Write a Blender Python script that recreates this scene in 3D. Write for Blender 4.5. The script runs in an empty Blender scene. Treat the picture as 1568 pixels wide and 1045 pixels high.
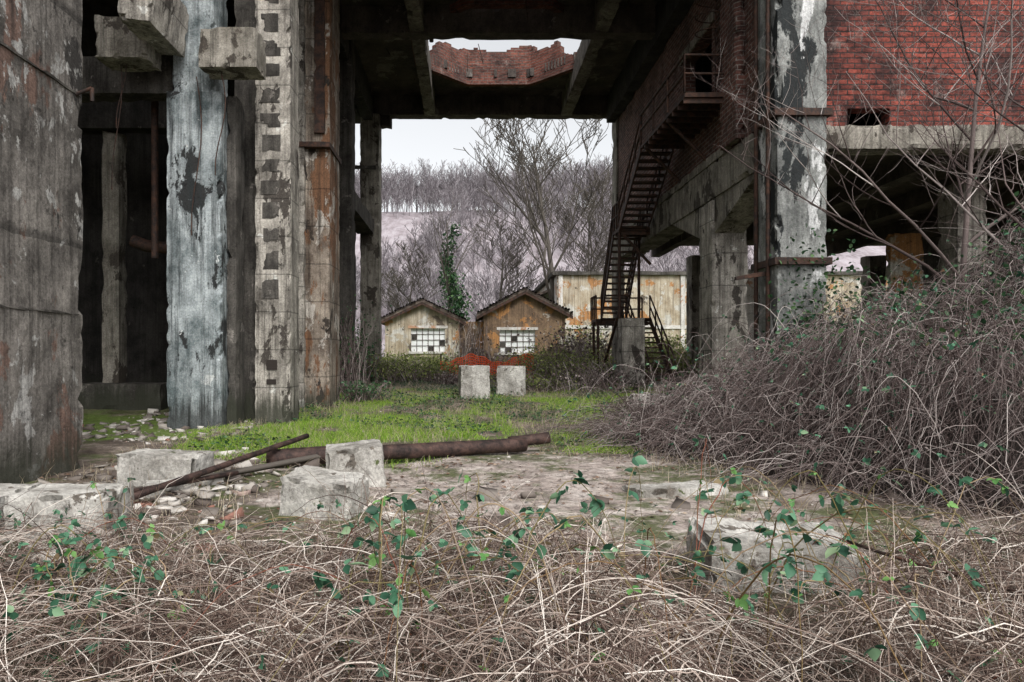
import bpy, bmesh, math, random
import numpy as np
from mathutils import Vector, noise, Matrix
random.seed(7); rng=np.random.default_rng(7)
scene=bpy.context.scene
col=scene.collection

# ------------------------------------------------------------------ materials
class M:
    def __init__(s,name):
        s.m=bpy.data.materials.new(name); s.m.use_nodes=True
        s.nt=s.m.node_tree; s.b=s.nt.nodes['Principled BSDF']
        s.b.inputs['Roughness'].default_value=.9
        s.b.inputs['Specular IOR Level'].default_value=.25
        s.geo=s.n('ShaderNodeNewGeometry')
    def n(s,t,**k):
        x=s.nt.nodes.new(t)
        for a,v in k.items(): setattr(x,a,v)
        return x
    def l(s,a,b): s.nt.links.new(a,b)
    def mapping(s,scale,loc=(0,0,0),src=None):
        m=s.n('ShaderNodeMapping'); m.inputs['Scale'].default_value=scale; m.inputs['Location'].default_value=loc
        s.l(src or s.geo.outputs['Position'],m.inputs['Vector']); return m.outputs[0]
    def noise(s,scale,detail=6,rough=.6,vec=None,dist=0):
        x=s.n('ShaderNodeTexNoise'); x.inputs['Scale'].default_value=scale
        x.inputs['Detail'].default_value=detail; x.inputs['Roughness'].default_value=rough
        x.inputs['Distortion'].default_value=dist
        s.l(vec or s.geo.outputs['Position'],x.inputs['Vector']); return x.outputs['Fac']
    def math(s,op,a,b=None):
        x=s.n('ShaderNodeMath'); x.operation=op
        for i,v in enumerate((a,b)):
            if v is None: continue
            if isinstance(v,(int,float)): x.inputs[i].default_value=v
            else: s.l(v,x.inputs[i])
        return x.outputs[0]
    def ramp(s,fac,stops,interp='LINEAR'):
        r=s.n('ShaderNodeValToRGB'); e=r.color_ramp.elements; r.color_ramp.interpolation=interp
        while len(e)<len(stops): e.new(.5)
        for i,(p,c) in enumerate(stops):
            e[i].position=p
            if not hasattr(c,'__len__'): c=(c,c,c)
            e[i].color=(*c,1)
        s.l(fac,r.inputs[0]); return r.outputs[0]
    def mix(s,fac,a,b,mode='MIX'):
        x=s.n('ShaderNodeMixRGB'); x.blend_type=mode
        for i,v in enumerate((fac,a,b)):
            if isinstance(v,(int,float)): x.inputs[i].default_value=v if i==0 else (v,v,v,1)
            elif isinstance(v,tuple): x.inputs[i].default_value=(*v,1)
            else: s.l(v,x.inputs[i])
        return x.outputs[0]
    def bump(s,h,dist=.03,strength=.7):
        b=s.n('ShaderNodeBump'); b.inputs['Distance'].default_value=dist; b.inputs['Strength'].default_value=strength
        s.l(h,b.inputs['Height']); s.l(b.outputs[0],s.b.inputs['Normal'])
    def col(s,c):
        if isinstance(c,tuple): s.b.inputs['Base Color'].default_value=(*c,1)
        else: s.l(c,s.b.inputs['Base Color'])

def concrete(name,dark,light,patches=(),streak=.6,bump=.015,grime=None,seed=0.,lo=.38,hi=.62,form=0,damp=1.1,dampc=(.035,.038,.026)):
    m=M(name); v=m.mapping((1,1,.8),(seed*7.3,seed*3.1,seed*5.7))
    n1=m.noise(1.3,8,.72,v)
    c=m.ramp(n1,[(lo,dark),(hi,light)])
    med=m.noise(5.5,5,.7)
    for (sc,thr,pc,str_) in patches:
        pv=m.mapping((1,1,str_),(seed*3+sc*11,thr*31,seed+2))
        pn=m.noise(sc,8,.68,pv,.3)
        f=m.ramp(pn,[(thr,0.),(min(thr+.02,1),1.)])
        pc2=m.mix(med,tuple(x*.55 for x in pc),tuple(min(x*1.4,1) for x in pc))
        c=m.mix(f,c,pc2)
    sv=m.mapping((4.5,4.5,.22),(seed*4,1,seed))
    sn=m.noise(1.6,6,.72,sv)
    sf=m.ramp(sn,[(.45,0.),(.66,1.)])
    g=grime or tuple(x*.28 for x in dark)
    c=m.mix(m.mix(1.,sf,streak,'MULTIPLY'),c,g)
    fn=m.noise(24,4,.8)
    c=m.mix(1.,c,m.ramp(fn,[(.28,.5),(.72,1.35)]),'MULTIPLY')
    c=m.mix(1.,c,m.ramp(med,[(.3,.35),(.4,1.)]),'MULTIPLY')
    sep=m.n('ShaderNodeSeparateXYZ'); m.l(m.geo.outputs['Position'],sep.inputs[0])
    if form:
        fz=m.math('FRACT',m.math('ADD',m.math('MULTIPLY',sep.outputs[2],1/form),m.math('MULTIPLY',n1,.06)))
        ww=m.ramp(fz,[(.0,.5),(.02,.5),(.045,1.)])
        c=m.mix(1.,c,ww,'MULTIPLY')
    if damp:
        dz=m.math('SUBTRACT',sep.outputs[2],m.math('MULTIPLY',m.math('SUBTRACT',sn,.25),damp*1.6))
        c=m.mix(m.ramp(dz,[(0.,.8),(.45,0.)]),c,dampc)
    m.bump(fn,bump); m.col(c); m.b.inputs['Roughness'].default_value=.92
    return m.m

CON_BLUE=concrete('concrete_bluegrey',(.11,.135,.14),(.47,.51,.52),[(1.1,.57,(.03,.03,.03),.5),(2.2,.64,(.68,.7,.69),.8),(1.7,.66,(.2,.11,.07),.3)],.95,.015,(.025,.03,.031),1,damp=.9,dampc=(.015,.015,.014))
CON_PALE=concrete('concrete_pale',(.18,.165,.145),(.56,.52,.46),[(1.3,.58,(.075,.065,.057),.5),(2,.63,(.74,.71,.66),1)],.85,.015,(.045,.038,.032),2,form=.93,damp=.8)
CON_RUST=concrete('concrete_rusty',(.13,.1,.08),(.4,.34,.28),[(.9,.53,(.2,.105,.06),.3),(1.7,.58,(.52,.48,.43),.6),(1.2,.61,(.045,.038,.033),.5)],.85,.015,(.04,.028,.02),3,form=1.1,damp=.8)
CON_DARK=concrete('concrete_dark',(.04,.036,.032),(.12,.11,.098),[(1.5,.62,(.22,.2,.18),1)],.7,.015,(.012,.011,.01),4)
CON_INT=concrete('concrete_inner_shade',(.018,.016,.015),(.055,.05,.045),[(1.2,.64,(.1,.09,.08),.7)],.6,.015,(.01,.009,.008),14)  # near-black concrete: the interior's shade is put into the base colour
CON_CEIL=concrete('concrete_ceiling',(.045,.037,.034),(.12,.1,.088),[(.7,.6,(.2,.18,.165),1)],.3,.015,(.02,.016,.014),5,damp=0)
CON_RB=concrete('concrete_roof_beam',(.09,.078,.066),(.26,.235,.205),[(1.2,.58,(.06,.05,.042),.7)],.7,.015,None,16,damp=0)
CON_BEAM=concrete('concrete_beam',(.15,.135,.112),(.4,.37,.32),[(1.2,.56,(.075,.063,.052),.7)],.8,.015,None,6)
PL_WALL=concrete('plaster_wall',(.085,.077,.07),(.3,.275,.25),[(.6,.55,(.2,.13,.105),.7),(1.5,.57,(.46,.45,.43),.8),(.9,.59,(.05,.046,.043),.6)],.75,.025,(.03,.026,.024),7,damp=.6,form=3.4)
PAINT_AB=concrete('peeling_paint_concrete',(.13,.135,.13),(.43,.44,.42),[(1.0,.52,(.028,.032,.033),.45),(1.5,.57,(.88,.89,.87),.35)],.5,.015,(.035,.035,.035),8)
BLOCKC=concrete('broken_concrete',(.25,.235,.21),(.62,.6,.56),[(3,.6,(.15,.13,.11),1),(5,.64,(.1,.12,.05),1)],.3,.02,None,9,damp=0)
PL_OR=concrete('ochre_plaster',(.36,.29,.2),(.56,.5,.4),[(.5,.54,(.44,.22,.09),1),(.8,.55,(.6,.58,.53),1),(.9,.6,(.12,.1,.08),1)],.7,.01,(.11,.08,.055),10)
PL_WH=concrete('white_plaster',(.5,.48,.45),(.72,.7,.67),[(.45,.57,(.48,.28,.18),.9),(.7,.64,(.25,.18,.14),1)],.45,.01,(.25,.2,.17),11)
PL_BR=concrete('brown_plaster',(.11,.075,.052),(.28,.19,.12),[(.6,.55,(.46,.23,.09),1),(.9,.59,(.5,.46,.41),1),(1.3,.62,(.055,.04,.03),1)],.65,.01,(.045,.032,.025),12)
TILE=concrete('roof_tile',(.1,.08,.07),(.24,.19,.165),[(3,.62,(.1,.12,.06),1)],.2,.01,None,13,damp=0)

def brickmat(name,c1,c2,mortar,scale=1.0,dirt=.6,dcol=(.04,.03,.028)):
    m=M(name)
    sep=m.n('ShaderNodeSeparateXYZ'); m.l(m.geo.outputs['Position'],sep.inputs[0])
    ad=m.math('ADD',sep.outputs[0],sep.outputs[1])
    cb=m.n('ShaderNodeCombineXYZ'); m.l(ad,cb.inputs[0]); m.l(sep.outputs[2],cb.inputs[1])
    wob=m.n('ShaderNodeTexNoise'); wob.inputs['Scale'].default_value=5; m.l(m.geo.outputs['Position'],wob.inputs['Vector'])
    wv=m.mix(.02,cb.outputs[0],wob.outputs['Color'],'ADD')
    b=m.n('ShaderNodeTexBrick'); m.l(wv,b.inputs['Vector'])
    b.inputs['Scale'].default_value=scale; b.inputs['Brick Width'].default_value=.34; b.inputs['Row Height'].default_value=.125
    b.inputs['Mortar Size'].default_value=.016; b.inputs['Mortar Smooth'].default_value=.3
    b.inputs['Color1'].default_value=(*c1,1); b.inputs['Color2'].default_value=(*c2,1); b.inputs['Mortar'].default_value=(*mortar,1)
    b.inputs['Bias'].default_value=-.1
    big=m.noise(.6,8,.74)
    c=m.mix(m.mix(1.,m.ramp(big,[(.42,0.),(.58,1.)]),dirt,'MULTIPLY'),b.outputs['Color'],dcol)
    pal=m.noise(1.7,7,.75,m.mapping((1,1,.6),(9,4,2)))
    c=m.mix(m.ramp(pal,[(.58,0.),(.68,.6)]),c,(.36,.29,.26))
    cell=m.noise(3.2,4,.8,m.mapping((1,1,3)))
    c=m.mix(1.,c,m.ramp(cell,[(.32,.3),(.55,1.1)]),'MULTIPLY')
    c=m.mix(1.,c,m.ramp(m.noise(14,4,.8),[(.3,.5),(.7,1.3)]),'MULTIPLY')
    m.bump(m.ramp(b.outputs['Fac'],[(0,1.),(1,0.)]),.02,.9)
    m.col(c); return m.m
BRICK=brickmat('red_brick',(.36,.085,.06),(.18,.05,.04),(.07,.052,.048),1.0,.9,(.028,.018,.018))
BRICK_D=brickmat('shaded_brick',(.22,.1,.078),(.12,.055,.045),(.32,.27,.24),1.0,.6,(.03,.023,.021))  # darker brick tones put the side wall's shade into the colour
BRICK_T=brickmat('shaft_brick',(.24,.085,.06),(.14,.055,.045),(.17,.14,.12),1.0,.6)

def rustmat(name,a=(.055,.04,.035),b=(.2,.085,.04)):
    m=M(name); n=m.noise(6,7,.75); m.col(m.ramp(n,[(.4,a),(.65,b)])); m.b.inputs['Roughness'].default_value=.7
    m.bump(n,.01); m.b.inputs['Metallic'].default_value=.2; return m.m
STEEL=rustmat('rusty_dark_steel',(.03,.024,.022),(.11,.055,.037))
RUST=rustmat('rusted_pipe',(.022,.016,.015),(.1,.06,.05))

def island(name,stops,rough=.85,transl=0.):
    m=M(name); r=m.geo.outputs['Random Per Island']
    c=m.ramp(r,stops)
    m.col(c); m.b.inputs['Roughness'].default_value=rough
    if transl:
        t=m.n('ShaderNodeBsdfTranslucent'); m.l(c,t.inputs['Color'])
        ms=m.n('ShaderNodeMixShader'); ms.inputs[0].default_value=transl
        m.l(m.b.outputs[0],ms.inputs[1]); m.l(t.outputs[0],ms.inputs[2])
        m.l(ms.outputs[0],m.nt.nodes['Material Output'].inputs[0])
    else: m.b.inputs['Specular IOR Level'].default_value=0.1
    return m.m
CANE_F=island('dry_cane_pale',[(0,(.05,.032,.028)),(.4,(.19,.135,.11)),(.72,(.44,.36,.31)),(1,(.82,.75,.68))])
CANE_L=island('dry_twig_brown',[(0,(.045,.028,.023)),(.5,(.16,.105,.083)),(1,(.42,.34,.28))])
CANE_M=island('dry_cane_grey',[(0,(.045,.032,.03)),(.5,(.16,.122,.115)),(.85,(.33,.28,.265)),(1,(.58,.52,.49))])
CANE_G=island('green_red_cane',[(0,(.2,.07,.05)),(.5,(.16,.14,.06)),(1,(.36,.26,.17))])
BARK=island('grey_bark',[(0,(.055,.048,.042)),(1,(.13,.115,.1))])
BARK_F=island('hazy_hill_bark',[(0,(.13,.115,.125)),(.6,(.25,.225,.24)),(1,(.5,.47,.49))])  # bark lightened so distance haze sits in the colour
LEAF=island('bramble_leaf',[(0,(.02,.065,.038)),(.5,(.055,.155,.09)),(.85,(.14,.3,.18)),(.96,(.3,.42,.24)),(1,(.25,.13,.07))],.4,.25)
LEAF_L=island('fresh_leaf',[(0,(.08,.22,.06)),(1,(.22,.42,.13))],.5,.3)
IVY=island('ivy_leaf',[(0,(.015,.045,.02)),(.6,(.035,.09,.035)),(1,(.1,.18,.07))],.45,.1)
SHRUB=island('shrub_leaf',[(0,(.09,.12,.035)),(.5,(.2,.25,.07)),(1,(.42,.44,.18))],.7,.2)
GRASS=island('grass',[(0,(.12,.25,.03)),(.5,(.25,.42,.045)),(.85,(.42,.58,.1)),(1,(.52,.46,.24))],.7,.3)
STRAW=island('dry_grass',[(0,(.22,.17,.11)),(1,(.55,.48,.36))],.8,.1)
LITTER=island('leaf_litter_brown',[(0,(.06,.04,.03)),(.6,(.17,.11,.08)),(1,(.4,.32,.24))],.8)
RUBB=island('rubble_stone',[(0,(.1,.08,.07)),(.6,(.3,.27,.24)),(.95,(.6,.57,.53)),(.96,(.24,.12,.09)),(1,(.27,.14,.11))])
def plain(name,c,rough=.8):
    m=M(name); m.col(m.mix(m.noise(4,5,.7),tuple(x*.75 for x in c),tuple(min(1,x*1.2) for x in c))); m.b.inputs['Roughness'].default_value=rough; return m.m
DARK=plain('dark_shade_fill',(.028,.022,.019))  # near-black colour stands in for shade in column holes and inside the mound
ORANGE=plain('orange_plastic',(.8,.12,.04),.6)
PANE=plain('sky_white_pane',(.8,.82,.82),.35)  # whitish base colour carries the sky's reflection in the glass

# ------------------------------------------------------------------ mesh helpers
def empty(name):
    e=bpy.data.objects.new(name,None); col.objects.link(e); return e
def add(me,name,mat,parent=None,smooth=False):
    o=bpy.data.objects.new(name,me); col.objects.link(o)
    if mat: me.materials.append(mat)
    if parent: o.parent=parent
    if smooth: me.polygons.foreach_set('use_smooth',[True]*len(me.polygons))
    return o
def npmesh(name,V,F):
    me=bpy.data.meshes.new(name); V=np.asarray(V,np.float32); F=np.asarray(F,np.int32)
    me.vertices.add(len(V)); me.vertices.foreach_set('co',V.ravel())
    k=F.shape[1]; me.loops.add(F.size); me.loops.foreach_set('vertex_index',F.ravel())
    me.polygons.add(len(F)); me.polygons.foreach_set('loop_start',np.arange(len(F),dtype=np.int32)*k)
    me.update(calc_edges=True); me.validate(); return me
def tubes_data(P,R,sides=3):
    P=np.asarray(P,float); R=np.asarray(R,float); N,K,_=P.shape
    T=np.gradient(P,axis=1); T/=np.linalg.norm(T,axis=2,keepdims=True)+1e-9
    ref=np.zeros((N,1,3)); tm=T.mean(axis=1)
    ax=np.argmin(np.abs(tm),axis=1); ref[np.arange(N),0,ax]=1
    A=np.cross(T,ref); A/=np.linalg.norm(A,axis=2,keepdims=True)+1e-9
    B=np.cross(T,A)
    ang=np.arange(sides)*2*math.pi/sides
    V=P[:,:,None,:]+R[:,:,None,None]*(np.cos(ang)[None,None,:,None]*A[:,:,None,:]+np.sin(ang)[None,None,:,None]*B[:,:,None,:])
    V=V.reshape(-1,3)
    base=(np.arange(N)*K*sides)[:,None,None]; k=(np.arange(K-1)*sides)[None,:,None]; s=np.arange(sides)[None,None,:]; s2=(s+1)%sides
    F=np.stack([base+k+s,base+k+s2,base+k+sides+s2,base+k+sides+s],axis=-1).reshape(-1,4)
    return V,F
def tubes(name,P,R,mat,sides=3,parent=None,smooth=False):
    V,F=tubes_data(P,R,sides); return add(npmesh(name,V,F),name,mat,parent,smooth)
def rbox(name,x0,x1,y0,y1,z0,z1,mat,parent=None,cell=.25,amp=.006,chip=.05,rot=0,tilt=(0,0),rough=1.9):
    nx,ny,nz=[max(1,min(130,int(round((b-a)/cell)))) for a,b in((x0,x1),(y0,y1),(z0,z1))]
    idx={};V=[];F=[]
    off=random.random()*50
    cx,cy,cz=(x0+x1)/2,(y0+y1)/2,(z0+z1)/2
    def vid(i,j,k):
        key=(i,j,k)
        if key in idx: return idx[key]
        p=Vector((x0+(x1-x0)*i/nx,y0+(y1-y0)*j/ny,z0+(z1-z0)*k/nz))
        d=Vector((0,0,0))
        if amp:
            q=p*rough+Vector((off,0,0))
            d=noise.noise_vector(q)*amp+noise.noise_vector(q*3)*amp*.6
        ex,ey,ez=(i in(0,nx)),(j in(0,ny)),(k in(0,nz))
        if ex+ey+ez>=2 and chip:
            c=max(0,noise.noise(p*4.3+Vector((off,3,1)))-.2)*chip*3.2+max(0,noise.noise(p*1.3+Vector((off,9,1)))-.3)*chip*3+chip*.15*random.random()
            if ex: d.x+=c*(1 if i==0 else -1)
            if ey: d.y+=c*(1 if j==0 else -1)
            if ez: d.z+=c*(1 if k==0 else -1)
        V.append(p+d); idx[key]=len(V)-1; return idx[key]
    for i in range(nx):
        for j in range(ny):
            F.append((vid(i,j,0),vid(i,j+1,0),vid(i+1,j+1,0),vid(i+1,j,0)))
            F.append((vid(i,j,nz),vid(i+1,j,nz),vid(i+1,j+1,nz),vid(i,j+1,nz)))
    for i in range(nx):
        for k in range(nz):
            F.append((vid(i,0,k),vid(i+1,0,k),vid(i+1,0,k+1),vid(i,0,k+1)))
            F.append((vid(i,ny,k),vid(i,ny,k+1),vid(i+1,ny,k+1),vid(i+1,ny,k)))
    for j in range(ny):
        for k in range(nz):
            F.append((vid(0,j,k),vid(0,j,k+1),vid(0,j+1,k+1),vid(0,j+1,k)))
            F.append((vid(nx,j,k),vid(nx,j+1,k),vid(nx,j+1,k+1),vid(nx,j,k+1)))
    if rot or tilt!=(0,0):
        Rm=Matrix.Rotation(rot,3,'Z')@Matrix.Rotation(tilt[0],3,'X')@Matrix.Rotation(tilt[1],3,'Y'); c=Vector((cx,cy,z0))
        V=[Rm@(v-c)+c for v in V]
    me=bpy.data.meshes.new(name); me.from_pydata(V,[],F); me.update()
    return add(me,name,mat,parent)
def polybox(name,pts,axis,a,b,mat,parent=None):
    V=[]
    for t in (a,b):
        for (u,v) in pts:
            V.append({'X':(t,u,v),'Y':(u,t,v),'Z':(u,v,t)}[axis])
    n=len(pts); F=[tuple(range(n)),tuple(range(2*n-1,n-1,-1))]+[(i,(i+1)%n+0,(i+1)%n+n,i+n) for i in range(n)]
    me=bpy.data.meshes.new(name); me.from_pydata(V,[],F); me.update()
    bm=bmesh.new(); bm.from_mesh(me); bmesh.ops.recalc_face_normals(bm,faces=bm.faces); bm.to_mesh(me); bm.free()
    return add(me,name,mat,parent)
def bars(name,segs,r,mat,parent=None,sides=6):
    P=np.array(segs,float); return tubes(name,P,np.full(P.shape[:2],r),mat,sides,parent)

LT=np.array([(0,0,0),(0,.33,-.04),(0,.68,-.03),(0,1,-.1),(-.2,.12,.03),(-.36,.42,.07),(-.22,.76,.03),(.2,.12,.03),(.36,.42,.07),(.22,.76,.03)])
LTT=np.array([(0,1,5),(0,5,4),(1,2,6),(1,6,5),(2,3,6),(0,7,8),(0,8,1),(1,8,9),(1,9,2),(2,9,3)])
def leaves(name,C,D,U,S,mat,parent=None,simple=False):
    C=np.asarray(C,float);D=np.asarray(D,float);U=np.asarray(U,float);S=np.asarray(S,float)
    D=D/(np.linalg.norm(D,axis=1,keepdims=True)+1e-9); X=np.cross(D,U); X/=np.linalg.norm(X,axis=1,keepdims=True)+1e-9; Z=np.cross(X,D)
    if simple: T=np.array([(0,0,0),(-.38,.5,.08),(0,1,0),(.38,.5,.08)]);TF=np.array([(0,2,1),(0,3,2)])
    else: T=LT;TF=LTT
    V=C[:,None,:]+S[:,None,None]*(T[None,:,0,None]*X[:,None,:]+T[None,:,1,None]*D[:,None,:]+T[None,:,2,None]*Z[:,None,:])
    F=(np.arange(len(C))*len(T))[:,None,None]+TF[None]
    return add(npmesh(name,V.reshape(-1,3),F.reshape(-1,3)),name,mat,parent)
def rdir(n,up=0.):
    d=rng.normal(size=(n,3)); d/=np.linalg.norm(d,axis=1,keepdims=True); d[:,2]+=up
    return d
def compound(C,S,outward=None):
    n=len(C); U=rdir(n,.9); D=rng.normal(size=(n,3)); D[:,2]=D[:,2]*.4-.35
    U/=np.linalg.norm(U,axis=1,keepdims=True); D/=np.linalg.norm(D,axis=1,keepdims=True)
    X=np.cross(D,U); Cs=[];Ds=[];Us=[];Ss=[]
    for a,s in((0,1.),(1.15,.8),(-1.15,.8)):
        Cs.append(C+D*S[:,None]*(.12 if a==0 else 0)); Ds.append(D*math.cos(a)+X*math.sin(a)+rng.normal(size=(n,3))*.15); Us.append(U+rng.normal(size=(n,3))*.2); Ss.append(S*s*rng.uniform(.75,1.1,n))
    return np.concatenate(Cs),np.concatenate(Ds),np.concatenate(Us),np.concatenate(Ss)

# ------------------------------------------------------------------ terrain
def ss(a,b,t):
    t=min(1,max(0,(t-a)/(b-a))); return t*t*(3-2*t)
def gz(x,y):
    z=.32*ss(16.5,22.5,y)+.2*ss(22,34,y)+.45*ss(34,50,y)+.2*ss(14,19,y)*ss(2,6.5,x)
    n=noise.noise(Vector((x*.5,y*.5,0)))*.05+noise.noise(Vector((x*1.7,y*1.7,4)))*.02+noise.noise(Vector((x*5,y*5,9)))*.007
    return z+n
def masks(x,y):
    n=noise.noise(Vector((x*.45,y*.45,20)))*.6+noise.noise(Vector((x*1.6,y*1.6,31)))*.5
    n2=noise.noise(Vector((x*1.1,y*.8,61)))
    g=ss(10.2,12.2,y+.8*n+.35*x+1.2)*(1-ss(-2.0,0,x+n))*ss(-5.8,-4.9,x)*(1-ss(16.5,18.5,y))*1.1
    g=max(g,ss(13.2,14.6,y+n)*(1-ss(17.5,19.5,y))*(1-ss(-.2,2.0,x))*.95)
    g=max(g,ss(11.4,12.4,y+n)*(1-ss(14.4,15.6,y))*ss(1.5,2.2,x)*(1-ss(3.6,4.6,x))*1.0)
    g=max(g,ss(16,18,y)*(1-ss(24,30,y))*(.35+1.2*n))
    g*=ss(-.45,-.05,n2+.08)
    g=max(g,ss(38,42,y)*.6)
    c=math.exp(-(((x-.6)/2.6)**2+((y-9.2)/2.6)**2))*1.6+.7*n*ss(4,6,y)*(1-ss(12,14,y))
    c=max(c,.9*math.exp(-(((x-3.6)/2.6)**2+((y-6.2)/.8)**2)))
    return max(0,min(1,g)),max(0,min(1,c))
xs=np.unique(np.concatenate([np.array([-900,-400,-200,-100,-60,-40,-30,-22]),np.arange(-16,20,.16),np.array([22,30,40,60,100,200,400,900])]))
ys=np.unique(np.concatenate([np.array([-900,-300,-80,-20,-8,-3]),np.arange(0,34,.16),np.arange(34,60,.8),np.array([62,70,80,100,200,500,1500])]))
nx,ny=len(xs),len(ys)
V=np.zeros((nx,ny,3));GM=np.zeros((nx,ny));CM=np.zeros((nx,ny));DM=np.zeros((nx,ny))
for i,x in enumerate(xs):
    for j,y in enumerate(ys):
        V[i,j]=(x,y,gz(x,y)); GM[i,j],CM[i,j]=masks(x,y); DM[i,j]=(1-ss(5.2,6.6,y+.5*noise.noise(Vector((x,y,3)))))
I,J=np.meshgrid(np.arange(nx-1),np.arange(ny-1),indexing='ij')
F=np.stack([I*ny+J,(I+1)*ny+J,(I+1)*ny+J+1,I*ny+J+1],-1).reshape(-1,4)
me=npmesh('ground',V.reshape(-1,3),F)
for nm,arr in(('gmask',GM),('cmask',CM),('humus_shade',DM)):
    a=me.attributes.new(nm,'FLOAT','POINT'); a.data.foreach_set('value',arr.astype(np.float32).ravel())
m=M('ground_dirt')
def attr(n):
    a=m.n('ShaderNodeAttribute'); a.attribute_name=n; return a.outputs['Fac']
n1=m.noise(1.4,8,.74); n2=m.noise(7,7,.78); n3=m.noise(40,2,.7)
c=m.ramp(n1,[(.35,(.055,.042,.034)),(.5,(.15,.118,.095)),(.65,(.3,.25,.21))])
conc=m.ramp(m.noise(1.7,8,.75),[(.33,(.17,.135,.12)),(.5,(.4,.34,.305)),(.66,(.6,.54,.5))])
cm=m.mix(.25,attr('cmask'),n1)
c=m.mix(m.ramp(cm,[(.3,0.),(.45,1.)]),c,conc)
crk=m.noise(.9,6,.6,None,1.5)
c=m.mix(m.ramp(crk,[(.485,0.),(.5,.75),(.515,0.)]),c,(.05,.042,.034))
c=m.mix(m.ramp(m.noise(.9,7,.76,m.mapping((1,1,1),(5,5,5))),[(.48,0.),(.57,.9)]),c,(.08,.095,.035))
c=m.mix(m.ramp(m.mix(.3,attr('gmask'),n2),[(.3,0.),(.5,1.)]),c,(.12,.17,.04))
c=m.mix(m.mix(1.,attr('humus_shade'),.75,'MULTIPLY'),c,(.05,.036,.03))  # dark humus tint also paints shade onto the ground beneath the thicket
c=m.mix(1.,c,m.ramp(n2,[(.3,.45),(.7,1.4)]),'MULTIPLY'); c=m.mix(1.,c,m.ramp(n3,[(.3,.7),(.7,1.2)]),'MULTIPLY')
m.col(c); m.bump(m.mix(.5,n2,n3),.03,.8)
m.l(m.ramp(n1,[(.38,.45),(.55,.95)]),m.b.inputs['Roughness'])
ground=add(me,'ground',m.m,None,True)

hx=np.linspace(-220,260,120); hy=np.linspace(62,260,60)
def hz(x,y):
    r=32*ss(64,154,y)+3*ss(140,240,y)
    r*=1+.05*math.sin(x*.022+1)+.05*noise.noise(Vector((x*.03,y*.03,0)))
    return r+noise.noise(Vector((x*.08,y*.08,2)))*1.2+.3
V=np.array([[(x,y,hz(x,y)) for y in hy] for x in hx]); a_,b_=len(hx),len(hy)
I,J=np.meshgrid(np.arange(a_-1),np.arange(b_-1),indexing='ij')
F=np.stack([I*b_+J,(I+1)*b_+J,(I+1)*b_+J+1,I*b_+J+1],-1).reshape(-1,4)
m=M('hazy_hill_litter'); c=m.ramp(m.noise(.15,9,.8),[(.38,(.17,.14,.15)),(.62,(.36,.32,.34))])  # pale litter tones with the hillside's haze mixed into the colour
c=m.mix(m.ramp(m.noise(.8,7,.8,m.mapping((1,.3,.25))),[(.45,0.),(.65,.7)]),c,(.47,.44,.47)); m.col(c)
add(npmesh('hill',V.reshape(-1,3),F),'hill',m.m,None,True)

# ------------------------------------------------------------------ bare trees
def tree_branches(h,r,kids=(7,5,4),K=5,up=.35,spread=.9,start=.3,lean=(0,0),seed=0,minr=0):
    rr=random.Random(seed); P=[];R=[]
    def br(p,d,L,rad,lv):
        pts=[p.copy()];rs=[rad];q=p.copy();dd=d.copy()
        for i in range(1,K):
            dd=(dd+Vector((rr.uniform(-1,1),rr.uniform(-1,1),rr.uniform(-.6,.8)))*(.10 if lv==0 else .2)+Vector((0,0,up*.18 if lv else .05))).normalized()
            q=q+dd*L/(K-1); pts.append(q.copy()); rs.append(max(minr,rad*(1-.8*i/(K-1))))
        P.append([tuple(v) for v in pts]);R.append(rs)
        if lv<len(kids):
            n=kids[lv]
            for k in range(n):
                t=(start if lv==0 else .2)+(1-(start if lv==0 else .2))*(k+rr.random()*.8)/n
                f=min(t*(K-1),K-1.01); i=int(f); a=pts[i].lerp(pts[i+1],f-i)
                az=rr.uniform(0,6.283); side=Vector((math.cos(az),math.sin(az),rr.uniform(.0,.5)))
                nd=(d*(.6)+side*spread).normalized()
                br(a,nd,L*(rr.uniform(.42,.62) if lv==0 else rr.uniform(.4,.65))*(1.15-.5*t),max(rs[i]*.55,.004*h/10),lv+1)
    br(Vector((0,0,-.2)),Vector((lean[0],lean[1],1)).normalized(),h,r,0)
    return np.array(P),np.array(R)
def bare_tree(name,x,y,z,h,r,mat=BARK,sides=4,**k):
    P,R=tree_branches(h,r,**k); P=P+np.array([x,y,z]); return tubes(name,P,R,mat,sides)
tmpl=[tree_branches(1,.013,(8,5,2),4,seed=s,spread=.5,start=.35) for s in range(8)]
PP=[];RR=[]
cnt=0
while cnt<900:
    y=rng.uniform(80,150); x=rng.uniform(-.22,.42)*y*1.1
    if cnt>600: y=rng.uniform(136,156)
    if cnt<=600 and noise.noise(Vector((x*.04,y*.05,7)))<-.12: continue
    h=rng.uniform(4.5,8.5)*(1.15 if y>136 else .85); P,R=tmpl[cnt%8]; a=rng.uniform(0,6.28)
    Q=P.copy(); Q[...,0]=(P[...,0]*math.cos(a)-P[...,1]*math.sin(a)); Q[...,1]=(P[...,0]*math.sin(a)+P[...,1]*math.cos(a))
    PP.append(Q*h+np.array([x,y,hz(x,y)])); RR.append(np.maximum(R*h,.03)); cnt+=1
tubes('bare_forest',np.concatenate(PP),np.concatenate(RR),BARK_F,3)

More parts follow.
